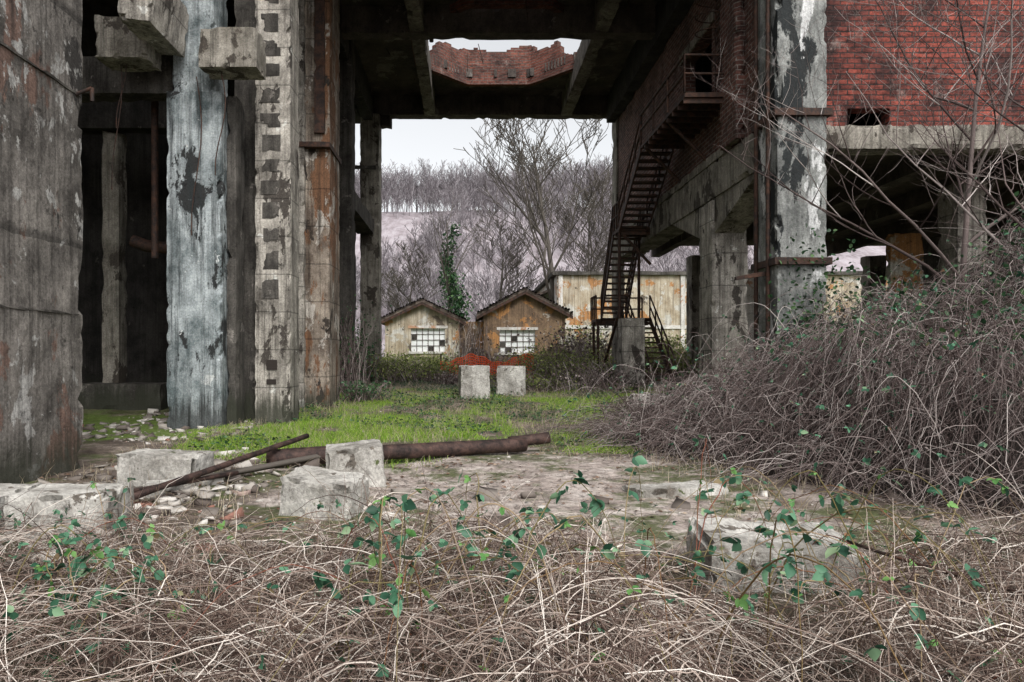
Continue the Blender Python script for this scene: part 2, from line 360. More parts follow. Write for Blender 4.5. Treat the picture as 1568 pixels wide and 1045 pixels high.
bare_tree('bare_tree',7.6,58,1,19.5,.32,kids=(11,7,5,3),K=6,seed=3,spread=.6,start=.25,sides=5,minr=.024)
bare_tree('bare_tree',11.5,66,1.5,14,.25,kids=(10,7,5,3),K=6,seed=5,spread=.6,start=.25,minr=.022)
bare_tree('bare_tree',3.5,70,2.5,11,.2,kids=(10,7,5,2),K=6,seed=8,spread=.8,start=.2,minr=.022)
bare_tree('bare_tree',-6,68,2,8,.18,kids=(10,7,5,2),K=6,seed=9,spread=.8,start=.2,minr=.022)
bare_tree('bare_tree',14,72,2,13,.2,kids=(10,7,5,2),K=6,seed=12,spread=.7,start=.2,minr=.022)
iv=empty('ivy_tree')
P,R=tree_branches(13,.2,(9,5,3),6,seed=21,spread=.6); tubes('trunk',P+np.array([-1.3,62,1.2]),R,BARK,4,iv)
C=[]
for k in range(34):
    t=k/33; c0=np.array([-1.4+.4*math.sin(t*7)+.8*(t<.4)*t,62,3+10.5*t]); n=int(150*(1.15-t)*rng.uniform(.4,1.3))
    C.append(c0+rng.normal(size=(n,3))*np.array([.55,.5,.5])*(1.25-t*.75)*(.5+.7*rng.random()))
C=np.concatenate(C); leaves('ivy',C,rdir(len(C)),rdir(len(C),1),rng.uniform(.18,.38,len(C)),IVY,iv,True)

# ------------------------------------------------------------------ FACTORY
fac=empty('abandoned_factory')
def cb(n,*a,**k): return rbox(n,*a,parent=fac,**k)
cb('side_wall',-6.6,-5.85,1.0,10.4,-.2,15.5,PL_WALL,cell=.14,amp=.015,chip=.07)
for z,yy in ((2.3,7.6),(5.6,6.2)): cb('wall_ledge',-5.87,-5.82,yy,10.3,z,z+.04,CON_DARK,cell=.12,amp=.012,chip=.03)
cb('column',-7.04,-5.75,16.0,17.0,-.2,7.9,CON_BLUE,cell=.12,amp=.007,chip=.06)
cb('column_shaft',-6.95,-5.95,16.1,17.0,7.9,15.5,CON_BLUE,cell=.12,amp=.01,chip=.1)
cb('column',-5.9,-5.2,17.3,18.0,-.2,14,CON_DARK,cell=.2)
cb('column_flange',-5.74,-5.5,16.3,16.9,-.2,7.9,CON_DARK,cell=.2)
cb('bracket_beam',-6.0,-4.7,15.25,15.98,8.15,9.05,CON_BEAM,cell=.1,chip=.06)
cb('bracket_beam',-8.3,-7.15,15.2,16.0,8.35,9.3,CON_BEAM,cell=.1,chip=.06)
cb('tie_beam',-7.3,-6.6,14.2,15.95,8.7,9.8,CON_PALE,cell=.1,chip=.07,tilt=(.0,.12))
cb('crane_beam',-12,-7.05,16.4,17.0,8.0,8.9,CON_DARK,cell=.2)
cb('crane_beam',-12,-7.05,16.2,16.9,11.4,13.2,PL_BR,cell=.2)
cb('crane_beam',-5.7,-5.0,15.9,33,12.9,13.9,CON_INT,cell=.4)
cb('column',-5.22,-4.35,16.8,17.7,-.2,15.5,CON_PALE,cell=.1,amp=.008,chip=.06)
z=3.1
while z<14:
    hh=random.uniform(.3,.5)
    cb('panel',-5.05+random.uniform(-.04,.04),-4.62+random.uniform(-.04,.04),16.782,16.86,z,z+hh,CON_DARK,cell=.1,amp=.006,chip=.05)
    z+=hh+random.uniform(.15,.3)
cb('pocket_shade',-4.93,-4.67,16.78,16.84,1.35,1.6,DARK,cell=.2,amp=0,chip=0)  # dark plate on the column face, painted as the shade inside a hole
cb('pocket_shade',-4.93,-4.7,16.78,16.84,1.0,1.12,DARK,cell=.2,amp=0,chip=0)
cb('column',-4.95,-4.02,20.0,21.6,-.1,15,CON_RUST,cell=.12,amp=.008,chip=.07)
cb('pilaster',-5.15,-4.72,19.8,20.01,-.1,14,CON_PALE,cell=.15)
cb('iron_band',-5.18,-3.97,19.75,21.65,7.75,7.9,STEEL,cell=.4,amp=.005,chip=.01)
cb('iron_band',-4.45,-4.15,19.9,19.99,8.2,13.5,STEEL,cell=.2,amp=.01,chip=.04)
cb('column',-5.0,-4.3,25.5,26.3,0,14,CON_DARK,cell=.25)
cb('column',-5.02,-4.12,32.0,33.0,0,13.1,CON_BEAM,cell=.2,chip=.06)
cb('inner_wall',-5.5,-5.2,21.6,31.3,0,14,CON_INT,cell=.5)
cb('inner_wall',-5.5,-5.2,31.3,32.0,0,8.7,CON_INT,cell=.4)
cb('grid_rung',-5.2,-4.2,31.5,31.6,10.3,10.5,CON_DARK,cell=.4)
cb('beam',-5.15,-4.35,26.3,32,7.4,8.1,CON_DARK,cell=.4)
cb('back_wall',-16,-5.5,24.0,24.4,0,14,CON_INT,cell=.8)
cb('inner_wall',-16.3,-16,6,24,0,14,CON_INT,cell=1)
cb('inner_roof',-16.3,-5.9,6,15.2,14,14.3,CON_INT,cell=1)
cb('column',-10.7,-10.2,20,20.5,.5,8.3,CON_BEAM,cell=.3)
cb('plinth',-11.2,-8.7,19.4,20.6,0,.9,CON_DARK,cell=.3)
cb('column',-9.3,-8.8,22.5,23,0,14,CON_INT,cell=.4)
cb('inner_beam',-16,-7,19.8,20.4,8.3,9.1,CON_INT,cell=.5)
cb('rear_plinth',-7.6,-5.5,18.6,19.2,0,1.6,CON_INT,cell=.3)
P=[[(-9.3,19,4.9),(-8.9,19,4.75),(-8.4,19,4.7),(-7.9,19,4.9),(-7.6,19,5.4),(-7.5,19,6.2)]]
tubes('duct',P,np.full((1,6),.17),STEEL,10,fac,True)
bars('vent_pipe',[[(-8.0,17.5,4.2),(-8.0,17.5,8.9)]],.09,STEEL,fac,8)
for (x,y,z0,z1) in((-8.0,15.6,5.5,9.0),(-7.9,15.6,6.9,9.0),(-5.6,15.5,5.8,8.2),(-6.3,15.9,4.5,8.2)):
    t=np.linspace(0,1,8); Pc=np.stack([x+.12*np.sin(t*5),np.full(8,y),z1+(z0-z1)*t],-1)[None]
    tubes('hanging_cable',Pc,np.full((1,8),.014),STEEL,4,fac)
bars('wall_bracket',[[(-5.85,10.2,5.6),(-5.6,10.2,5.7)],[(-5.6,10.2,5.7),(-5.6,10.2,5.5)]],.03,STEEL,fac)
# ---- right side
cb('column',7.0,8.12,15.4,16.5,-.2,15.5,PAINT_AB,cell=.12,amp=.008,chip=.07)
for z in(3.75,7.1): cb('iron_band',6.9,8.2,15.3,16.6,z,z+.16,STEEL,cell=.4,amp=.005,chip=.01)
bars('iron_bars',[[(6.92,15.7,0),(6.92,15.7,15)],[(6.9,16.3,0),(6.9,16.3,15)]],.05,STEEL,fac)
cb('iron_strap',6.2,7.0,15.75,15.85,3.5,3.6,STEEL,cell=.4,amp=.01,chip=.01,tilt=(0,-.15))
cb('column',7.0,8.03,19.5,20.6,.0,6.15,CON_PALE,cell=.12,amp=.008,chip=.07)
cb('column',7.0,7.4,32.0,33.0,.0,14,CON_BEAM,cell=.3)
cb('beam',7.02,7.95,16.5,33,6.2,7.2,CON_BEAM,cell=.15,chip=.06)
polybox('haunch',[(16.5,6.2),(19.5,6.2),(19.5,5.2)],'X',7.08,7.9,CON_BEAM,fac)
polybox('haunch',[(20.6,5.2),(20.6,6.2),(23.5,6.2)],'X',7.08,7.9,CON_BEAM,fac)
D0,D1,DZ0,DZ1=19.8,22.4,8.75,11.3
cb('brick_wall',7.1,7.5,16.5,D0,7.2,14,BRICK_D,cell=.3,amp=.0,chip=.0)
cb('brick_wall',7.1,7.5,D1,32,7.2,14,BRICK_D,cell=.3,amp=.0,chip=.0)
cb('brick_wall',7.1,7.5,D0,D1,7.2,DZ0,BRICK_D,cell=.3,amp=.0,chip=.0)
cb('brick_wall',7.1,7.5,D0,D1,DZ1,14,BRICK_D,cell=.3,amp=.0,chip=.0)
cb('door_lintel',7.03,7.097,D0-.3,D1+.3,DZ1,DZ1+.3,CON_BEAM,cell=.2,chip=.02)
cb('brick_pier',6.85,7.1,17.4,18.5,7.25,14,BRICK_D,cell=.12,chip=.06)
cb('string_course',6.98,7.097,18.6,32,7.2,7.45,CON_BEAM,cell=.2,chip=.04)
cb('upper_roof',7.52,21,15.3,33,14,14.3,CON_INT,cell=1)
cb('upper_rear_wall',7.52,21,32.6,33,7.2,14,CON_INT,cell=1)
cb('upper_partition',8.6,8.8,17,32.6,7.2,14,CON_INT,cell=1,chip=0)
cb('beam',8.13,21,16.0,16.55,6.55,7.12,CON_BEAM,cell=.12,chip=.06)
cb('brick_wall',8.13,9.0,16.15,16.5,7.13,15.5,BRICK,cell=.25,chip=0,amp=0)
cb('brick_wall',9.0,10.0,16.15,16.5,7.55,15.5,BRICK,cell=.25,chip=0,amp=0)
cb('brick_wall',10.0,21,16.15,16.5,7.13,15.5,BRICK,cell=.25,chip=0,amp=0)
cb('floor_slab',8.0,21,16.6,33,7.0,7.2,CON_CEIL,cell=.8)
for x in(8.9,11.6,14.3,17): cb('joist',x,x+.4,16.6,33,6.45,7.0,CON_CEIL,cell=.6)
cb('column',13.3,14.1,18.5,19.3,0,6.45,CON_PALE,cell=.15)
cb('column',9.6,10.3,21.5,22.2,0,6.45,CON_PALE,cell=.2)
cb('column',17.4,18.2,24,24.8,0,6.45,CON_PALE,cell=.2)
for x in(10.6,14.6,19): cb('column',x,x+.8,32.2,33,0,6.45,CON_BEAM,cell=.3)
cb('partition',15.2,16.4,24.5,24.8,0,6.1,PL_OR,cell=.15,chip=.12)
cb('partition',10.9,12.2,27.5,27.8,0,5.2,PL_WH,cell=.15,chip=.12)
cb('end_wall',21,21.3,16,33,0,15,CON_DARK,cell=1)
cb('kerb',4.6,7.6,18.9,19.4,.2,.62,BLOCKC,cell=.1,chip=.06)
cb('stair_plinth',5.75,6.6,25.3,26.1,.2,3.1,CON_PALE,cell=.15,chip=.08)

# ---- roof with octagonal shaft opening
hc=(1.4,26.9); hr=3.55
def oct_r(a,R): 
    b=((a+math.pi/8)%(math.pi/4))-math.pi/8
    return R*math.cos(math.pi/8)/math.cos(b)*1.04
def slab(name,x0,x1,y0,y1,z,cell,th,mat):
    nx=int((x1-x0)/cell);ny=int((y1-y0)/cell);V=[];F=[]
    for i in range(nx+1):
        for j in range(ny+1): V.append((x0+(x1-x0)*i/nx,y0+(y1-y0)*j/ny,z))
    for i in range(nx):
        for j in range(ny):
            cx=x0+(x1-x0)*(i+.5)/nx;cy=y0+(y1-y0)*(j+.5)/ny
            d=math.hypot(cx-hc[0],cy-hc[1]); a=math.atan2(cy-hc[1],cx-hc[0])
            if d<oct_r(a,hr)+.18*noise.noise(Vector((cx*2,cy*2,0)))-.1: continue
            F.append((i*(ny+1)+j,(i+1)*(ny+1)+j,(i+1)*(ny+1)+j+1,i*(ny+1)+j+1))
    me=bpy.data.meshes.new(name);me.from_pydata(V,[],F);me.update();o=add(me,name,mat,fac)
    s=o.modifiers.new('s','SOLIDIFY');s.thickness=th;s.offset=1; return o
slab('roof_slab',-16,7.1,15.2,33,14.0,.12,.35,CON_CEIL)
nA,nZ=120,26;V=[];F=[]
def rim(a): 
    s=abs(math.sin(a)); side=1-ss(.5,.72,s)
    return 15.12+.4*noise.noise(Vector((math.cos(a)*2.4,math.sin(a)*2.4,3)))+.22*noise.noise(Vector((math.cos(a)*9,math.sin(a)*9,3)))-.9*side
for i in range(nA):
    a=i*2*math.pi/nA; r_=oct_r(a,hr)
    for k in range(nZ+1): V.append((hc[0]+r_*math.cos(a),hc[1]+r_*math.sin(a),13.7+k*.09))
for i in range(nA):
    a=(i+.5)*2*math.pi/nA
    for k in range(nZ):
        if 13.7+k*.09>rim(a): continue
        j=(i+1)%nA; F.append((i*(nZ+1)+k,j*(nZ+1)+k,j*(nZ+1)+k+1,i*(nZ+1)+k+1))
me=bpy.data.meshes.new('brick_shaft');me.from_pydata(V,[],F);me.update();o=add(me,'brick_shaft',BRICK_T,fac)
s=o.modifiers.new('s','SOLIDIFY');s.thickness=.25;s.offset=0
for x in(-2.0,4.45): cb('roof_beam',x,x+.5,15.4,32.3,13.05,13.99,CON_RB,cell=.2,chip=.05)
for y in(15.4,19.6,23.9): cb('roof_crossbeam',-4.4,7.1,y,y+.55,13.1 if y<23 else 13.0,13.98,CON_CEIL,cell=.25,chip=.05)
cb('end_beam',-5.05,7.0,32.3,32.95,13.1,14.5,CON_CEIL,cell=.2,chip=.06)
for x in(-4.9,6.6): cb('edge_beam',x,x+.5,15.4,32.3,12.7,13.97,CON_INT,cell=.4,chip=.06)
cb('end_beam_haunch',-4.1,-3.6,32.35,32.9,12.6,13.1,CON_CEIL,cell=.2)
bars('rain_pipe',[[(-1.3,25.0,13.2),(-1.3,25.0,15.5)]],.08,STEEL,fac,8)
sg=[]
for k in range(14):
    x=rng.uniform(-3.5,6);y=rng.uniform(16,31); sg.append([(x,y,13.95),(x+rng.normal()*.15,y,13.95-rng.uniform(.2,.8))])
bars('rebar',sg,.015,STEEL,fac,4)

# ------------------------------------------------------------------ staircase
st=empty('metal_staircase')
def flight(x0,x1,ya,za,yb,zb,n):
    for i in range(n+1):
        t=i/n; y=ya+(yb-ya)*t; z=za+(zb-za)*t
        rbox('tread',x0,x1,y-.15,y+.15,z-.03,z+.03,STEEL,st,cell=.6,amp=.006,chip=0)
    for x in(x0-.03,x1+.03):
        polybox('stringer',[(ya,za-.2),(yb,zb-.2),(yb,zb+.12),(ya,za+.12)],'X',x-.03,x+.03,STEEL,st)
        S=[[(x,ya,za+1),(x,yb,zb+1)],[(x,ya,za+.55),(x,yb,zb+.55)]]
        for k in range(5):
            t=k/4; y=ya+(yb-ya)*t; z=za+(zb-za)*t; S.append([(x,y,z),(x,y,z+1)])
        bars('railing',S,.034,STEEL,st)
def landing(x0,x1,y0,y1,z,rails=('x0',)):
    rbox('landing',x0,x1,y0,y1,z-.12,z,STEEL,st,cell=.5,amp=.008,chip=.01)
    for yy in np.arange(y0+.1,y1,.5): rbox('joist',x0,x1+.1,yy-.03,yy+.03,z-.26,z-.13,STEEL,st,cell=1,amp=0,chip=0)
    S=[]
    for h in(.5,1.0):
        if 'x0' in rails: S.append([(x0,y0,z+h),(x0,y1,z+h)])
        if 'y0' in rails: S.append([(x0,y0,z+h),(x1,y0,z+h)])
        if 'y1' in rails: S.append([(x0,y1,z+h),(x1,y1,z+h)])
    for yy in np.linspace(y0,y1,4):
        if 'x0' in rails: S.append([(x0,yy,z),(x0,yy,z+1)])
    for xx in(x0,x1): S.append([(xx,y0 if 'y0' in rails else y1,z),(xx,y0 if 'y0' in rails else y1,z+1)])
    bars('railing',S,.036,STEEL,st)
landing(5.8,7.05,18.2,22.8,8.72,('x0','y0'))
flight(5.85,6.85,22.8,8.7,26.1,6.6,12)
landing(5.8,7.0,26.1,27.2,6.6,('x0',))
flight(5.85,6.85,27.1,6.6,29.6,3.3,14)
landing(5.6,7.9,29.6,30.8,3.3,('x0','y1'))
flight(6.95,7.9,29.6,3.3,26.0,.55,13)
bars('support',[[(5.85,26.2,6.5),(5.85,26.2,.3)],[(6.85,27.2,6.5),(6.85,27.2,.3)],[(5.7,29.7,3.2),(5.7,29.7,.3)],[(5.7,30.7,3.2),(5.7,30.7,.3)],[(7.05,20,7.4),(5.85,20,8.6)],[(7.05,22.5,7.4),(5.85,22.5,8.6)],[(5.85,26.2,6.5),(7.05,26.2,5.2)],[(5.85,26.2,3.4),(5.7,29.7,.4)]],.06,STEEL,st)
lad=[[(6.95,18.6,8.7),(6.95,18.6,14)],[(6.95,19.1,8.7),(6.95,19.1,14)]]+[[(6.95,18.6,8.9+.3*i),(6.95,19.1,8.9+.3*i)] for i in range(17)]
bars('ladder',lad,.025,STEEL,st)
cg=[]
for i in range(8):
    z=10.6+.45*i; t=np.linspace(0,math.pi,7)
    for a,b in zip(t[:-1],t[1:]): cg.append([(6.9-.6*math.sin(a),18.85+.35*math.cos(a),z),(6.9-.6*math.sin(b),18.85+.35*math.cos(b),z)])
bars('ladder_cage',cg,.018,STEEL,st,4)

# ------------------------------------------------------------------ houses
def house(name,x0,x1,y0,y1,zg,ze,zp,win,wall,side):
    h=empty(name); xm=(x0+x1)/2; wx0,wx1,wz0,wz1=win
    rects=[(x0,wx0,zg,ze),(wx1,x1,zg,ze),(wx0,wx1,zg,wz0),(wx0,wx1,wz1,ze)]
    for r in rects: rbox('front_wall',r[0],r[1],y0,y0+.3,r[2],r[3],wall,h,cell=.5,amp=.0,chip=0)
    polybox('gable',[(x0,ze),(x1,ze),(xm,zp)],'Y',y0,y0+.3,wall,h)
    rbox('side_wall',x0,x0+.3,y0+.3,y1,zg,ze,side,h,cell=1,amp=0,chip=0)
    rbox('side_wall',x1-.3,x1,y0+.3,y1,zg,ze,side,h,cell=1,amp=0,chip=0)
    rbox('rear_wall',x0,x1,y1,y1+.3,zg,ze,side,h,cell=1,amp=0,chip=0)
    sl=(zp-ze)/(xm-x0); o=.5
    for s in(-1,1):
        xe=x0-o if s<0 else x1+o; zz=ze-o*sl
        polybox('roof',[(xm,zp+.02),(xe,zz+.02),(xe,zz+.2),(xm,zp+.22)],'Y',y0-.45,y1+.5,TILE,h)
        P=[];
        for k in range(16):
            t=(k+.5)/16; xx=xm+(xe-xm)*t; z_=zp+.25+(zz-zp)*t+rng.normal()*.02
            P.append([(xx,y0-.5-rng.random()*.12,z_),(xx,y1+.5,z_)])
        bars('tile_row',P,.1,TILE,h,6)
        polybox('bargeboard',[(xm,zp-.2),(xe,zz-.2),(xe,zz+.06),(xm,zp+.06)],'Y',y0-.44,y0-.38,STEEL,h)
    rbox('window_pane',wx0,wx1,y0+.2,y0+.22,wz0,wz1,PANE,h,cell=2,amp=0,chip=0)
    S=[]
    for k in range(1,6): xx=wx0+(wx1-wx0)*k/6; S.append([(xx,y0+.15,wz0),(xx,y0+.15,wz1)])
    for k in range(1,4): zz=wz0+(wz1-wz0)*k/4; S.append([(wx0,y0+.15,zz),(wx1,y0+.15,zz)])
    bars('window_bars',S,.022,STEEL,h,4)
    for k in range(6):
        for q in range(4):
            if rng.random()<.13:
                a=wx0+(wx1-wx0)*k/6; b=wz0+(wz1-wz0)*q/4
                rbox('broken_pane',a+.03,a+(wx1-wx0)/6-.03,y0+.17,y0+.19,b+.03,b+(wz1-wz0)/4-.03,CON_DARK,h,cell=2,amp=0,chip=0)
    rbox('sill',wx0-.15,wx1+.15,y0-.1,y0-.003,wz0-.15,wz0-.003,PL_WH,h,cell=.5,amp=.01,chip=0)
    rbox('lintel',wx0-.2,wx1+.2,y0-.04,y0-.003,wz1+.003,wz1+.2,PL_WH,h,cell=.5,amp=.01,chip=0)
    return h
house('gabled_plaster_house',-6.0,-.55,50,58,.4,4.3,5.6,(-4.1,-1.6,2.0,3.7),PL_OR,PL_BR)
house('gabled_plaster_house',1.2,6.9,48,58,.4,4.7,6.2,(2.3,4.8,1.9,3.5),PL_BR,PL_BR)
rbox('garden_wall',-.5,1.2,50,50.3,.3,4.2,PL_BR,None,cell=.2,chip=.1)
fb=empty('flat_roof_building')
rbox('front_wall',7.4,40,56,56.3,.4,8.3,PL_OR,fb,cell=1,amp=.0,chip=0)
rbox('side_wall',7.4,7.7,56.3,76,.4,8.3,PL_WH,fb,cell=1,amp=0,chip=0)
rbox('cornice',7.0,40,55.7,76,8.3,8.6,CON_DARK,fb,cell=1,amp=.03,chip=.03)
for x in np.arange(7.5,38,5.0): rbox('pilaster',x,x+.35,55.85,55.997,.4,8.28,PL_WH,fb,cell=.5,amp=.01,chip=.02)
rbox('string_course',7.4,40,55.9,55.996,3.9,4.2,PL_WH,fb,cell=.6,amp=.02,chip=.02)
lt=empty('lean_to_shed'); rbox('wall',4.6,7.3,60,60.3,.5,6.3,PL_WH,lt,cell=.6,amp=0,chip=0)
polybox('roof',[(4.3,6.2),(7.38,7.4),(7.38,7.6),(4.3,6.4)],'Y',59.7,68,TILE,lt)

fn=empty('orange_safety_fence'); S=[]
def sag(x): return .95+.2*math.sin(x*2.3+1)+.06*math.sin(x*9)
for k in range(44): x=-1.3+4.6*k/43; S.append([(x,34+.12*math.sin(x*2),.6),(x,34+.12*math.sin(x*2),.6+sag(x))])
for r_ in range(10):
    for k in range(23):
        x=-1.3+.2*k; f=r_/9; S.append([(x,34+.12*math.sin(x*2),.6+f*sag(x)),(x+.2,34+.12*math.sin((x+.2)*2),.6+f*sag(x+.2))])
bars('net',S,.022,ORANGE,fn,4)
bars('post',[[(-1.3,34.15,.3),(-1.3,34.15,1.8)],[(1,34.2,.3),(1,34.2,1.8)],[(3.2,34.1,.3),(3.2,34.1,1.8)]],.04,STEEL,fn)

# ------------------------------------------------------------------ concrete lumps, pipes
def block(name,x0,x1,y0,y1,h,**k): return rbox(name,x0,x1,y0,y1,gz((x0+x1)/2,(y0+y1)/2)-.08,gz((x0+x1)/2,(y0+y1)/2)+h,BLOCKC,None,cell=.05,amp=.022,chip=.1,rough=3.5,**k)
block('concrete_block',-1.85,-1.1,8.9,9.5,.52,rot=.15,tilt=(.05,-.08))
block('concrete_block',-1.95,-1.15,7.1,7.65,.42,rot=-.25,tilt=(.1,.1))
block('concrete_block',-4.5,-3.45,8.7,9.3,.42,rot=-.05,tilt=(.0,.02))
block('concrete_block',-3.95,-3.5,8.2,8.6,.16,rot=.4)
block('concrete_kerb_block',-4.3,-3.4,6.3,7.0,.40,rot=.12)
block('concrete_kerb_block',-5.5,-4.35,6.2,7.0,.42,rot=.1)
block('concrete_slab',1.75,2.85,4.85,5.55,.34,rot=-.08,tilt=(.1,.03))
block('concrete_slab',2.0,3.2,8.3,8.85,.09,rot=.25,tilt=(-.05,.0))
block('concrete_slab',.2,.9,12.9,13.4,.08,rot=.3)
block('concrete_pillar_stub',-.25,.7,22,22.9,1.05,rot=.1)
block('concrete_pillar_stub',1.05,2.0,23,23.9,1.0,rot=-.12)
def pipe(name,pts,r,mat=RUST,sides=14,dent=.0):
    P=np.array([pts],float); K=P.shape[1]; R=np.full((1,K),r)*(1+dent*rng.uniform(-1,1,(1,K)))
    o=tubes(name,P,R,mat,sides,None,True); s=o.modifiers.new('s','SOLIDIFY'); s.thickness=r*.12; return o
def line(a,b,n,w=0): return [tuple(np.array(a)+(np.array(b)-np.array(a))*t+w*rng.normal(size=3)) for t in np.linspace(0,1,n)]
pipe('rusty_pipe',line((-3.0,10.2,.16),(-2.0,10.5,.18),8,.002),.14,dent=.02)
pipe('rusty_pipe',line((-1.35,10.7,.18),(1.0,11.9,.15),12,.002),.12,dent=.02)
pipe('rusty_pipe',line((.75,12.0,.18),(1.45,12.15,.24),5,.005),.1,dent=.08)
pipe('rusty_pipe',line((-3.75,7.4,.12),(-2.55,10.9,.42),10,.004),.04)
pipe('rusty_pipe',line((-4.1,6.9,.2),(-3.1,9.2,.12),8,.004),.03)
pipe('wooden_beam',line((-4.2,8.1,.05),(-1.9,10.7,.2),8,.004),.045,BARK,4)
pipe('steel_pole',line((2.75,5.0,.35),(3.5,3.2,.3),8,.004),.012,STEEL)

def rubble(name,pts,s0,s1,mat):
    base=np.array([(x,y,z) for x in(-1,1) for y in(-1,1) for z in(-1,1)],float)
    Fc=np.array([(0,1,3,2),(4,6,7,5),(0,4,5,1),(2,3,7,6),(0,2,6,4),(1,5,7,3)]); V=[];F=[]
    for i,(x,y) in enumerate(pts):
        s=s0+(s1-s0)*rng.random()**4; v=base*np.array([s,s*rng.uniform(.5,1),s*rng.uniform(.2,.5)])+rng.normal(size=(8,3))*s*.22
        a=rng.uniform(0,6.28); c_,s_=math.cos(a),math.sin(a); R=np.array([[c_,-s_,0],[s_,c_,0],[0,0,1]]); t=rng.uniform(-.4,.4)
        R=R@np.array([[1,0,0],[0,math.cos(t),-math.sin(t)],[0,math.sin(t),math.cos(t)]])
        V.append(v@R.T+np.array([x,y,gz(x,y)+s*.15])); F.append(Fc+8*i)
    return add(npmesh(name,np.concatenate(V),np.concatenate(F)),name,mat)
pts=[(rng.normal(-3.5,.8),rng.normal(8.3,1.5)) for _ in range(700)]+[(rng.uniform(-5.6,-3.2),rng.uniform(5.5,12)) for _ in range(400)]+[(rng.uniform(-9,-5),rng.uniform(13,19)) for _ in range(500)]+[(rng.uniform(-2.5,5),rng.uniform(5.3,9)) for _ in range(90)]
rubble('rubble',pts,.012,.13,RUBB)
pts=[(rng.uniform(-6,7),rng.uniform(4,25)) for _ in range(3500)]
rubble('gravel',pts,.004,.028,RUBB)
n=12000; x=rng.uniform(-6,7,n);y=rng.uniform(4,26,n)
keep=np.array([noise.noise(Vector((a*.8,b*.8,90)))+.15>rng.uniform(-.2,.4) for a,b in zip(x,y)]); x=x[keep];y=y[keep];n=len(x)
C=np.array([(a,b,gz(a,b)+.015) for a,b in zip(x,y)]); D=rng.normal(size=(n,3));D[:,2]*=.15
leaves('leaf_litter',C,D,rdir(n,2.5),rng.uniform(.03,.08,n),LITTER,None,True)

# ------------------------------------------------------------------ grass
def blades(name,pts,h0,h1,mat,w=.006,lean=.5):
    n=len(pts); x=pts[:,0];y=pts[:,1]; z=np.array([gz(a,b) for a,b in pts])-.01
    h=rng.uniform(h0,h1,n); a=rng.uniform(0,6.28,n); t=np.linspace(0,1,4); l=rng.uniform(.1,lean,n)
    P=np.zeros((n,4,3)); 
    for k,tt in enumerate(t):
        P[:,k,0]=x+np.cos(a)*h*l*tt**1.8; P[:,k,1]=y+np.sin(a)*h*l*tt**1.8; P[:,k,2]=z+h*tt*(1-.3*l*tt)
    R=np.ones((n,1))*np.array([[w,w*.9,w*.6,w*.1]])
    return tubes(name,P,R,mat,3)
g=[];d=[]
while len(g)<46000:
    x=rng.uniform(-6,6.5);y=rng.uniform(10,30); gm,_=masks(x,y)
    if rng.random()<gm**1.6: g.append((x,y))
blades('grass_patch',np.array(g),.02,.13,GRASS,.0055,.9)
while len(d)<11000:
    x=rng.uniform(-6,8);y=rng.uniform(4.5,30); cm_=masks(x,y)[1]
    if rng.random()<(1-cm_)*.6*(noise.noise(Vector((x*.7,y*.7,50)))+.4): d.append((x,y))
blades('dry_grass_tufts',np.array(d),.05,.3,STRAW,.004,1.0)
n=11000; pts=[]
while len(pts)<n:
    x=rng.uniform(-5,7);y=rng.uniform(12,31)
    if noise.noise(Vector((x*.5,y*.35,70)))+.25*ss(14,18,y)>.16: pts.append((x,y,gz(x,y)+rng.uniform(.01,.12)))
C=np.array(pts); D=rng.normal(size=(n,3));D[:,2]*=.3
leaves('ivy_ground_cover',C,D,rdir(n,1.6),rng.uniform(.05,.1,n),IVY,None,True)

# ------------------------------------------------------------------ brambles
def canes(n,startf,Lr,arch,K=12,droop=.5,wob=.05,r0=.004,r1=.009,dirf=None):
    P=np.zeros((n,K,3)); t=np.linspace(0,1,K)
    for i in range(n):
        s=startf(); L=rng.uniform(*Lr); a=rng.uniform(0,6.283) if dirf is None else dirf(s); h=rng.uniform(*arch)
        w=rng.normal(size=(K,3))*wob; w=np.cumsum(w,axis=0)*.5; w[0]=0
        P[i,:,0]=s[0]+math.cos(a)*L*t; P[i,:,1]=s[1]+math.sin(a)*L*t; P[i,:,2]=s[2]+4*h*t*(1-t)-droop*t*t*rng.random()
        P[i]+=w
    rr=rng.uniform(r0,r1,(n,1)); R=rr*np.linspace(1,.35,K)[None]
    return P,R
def FH(x,y):
    return max(.05,(.36+.5*noise.noise(Vector((x*1.1,y*1.1,5)))+.2*noise.noise(Vector((x*3,y*3,15))))*(1-.45*ss(4.4,6.2,y)))
def clearslab(P,R):
    # canes do not grow through the broken slab
    bad=((P[...,0]>1.6)&(P[...,0]<3.0)&(P[...,1]>4.45)&(P[...,1]<5.7)).mean(axis=1)>.2
    keep=~bad|(rng.random(len(P))<.12); return P[keep],R[keep]
def fstart():
    while True:
        y=2.3+4.0*rng.random()**.85; x=rng.uniform(-.95,1.05)*y*.95+.1
        lim=5.6+.9*noise.noise(Vector((x*.8,0,3)))
        if y>lim: continue
        if rng.random()>.55+1.6*noise.noise(Vector((x*1.6,y*1.6,25)))+.2: continue
        z=rng.uniform(0,1)**.7*FH(x,y)
        if 1.2<x<2.9 and 3.7<y<5.7: z*=.45
        return (x,y,z)
P,R=canes(5000,fstart,(.3,1.3),(.0,.2),12,.4,.018,.0016,.005)
P[...,2]=np.maximum(P[...,2],.01); P,R=clearslab(P,R); tubes('dry_bramble_thicket',P,R,CANE_F,3)
P,R=canes(5200,fstart,(.12,.55),(.0,.15),7,.3,.03,.001,.0024)
P[...,2]=np.maximum(P[...,2],.01); P,R=clearslab(P,R); tubes('dry_twig_litter',P,R,CANE_L,3)
n=1500;K=8;P=np.zeros((n,K,3));t=np.linspace(0,1,K)
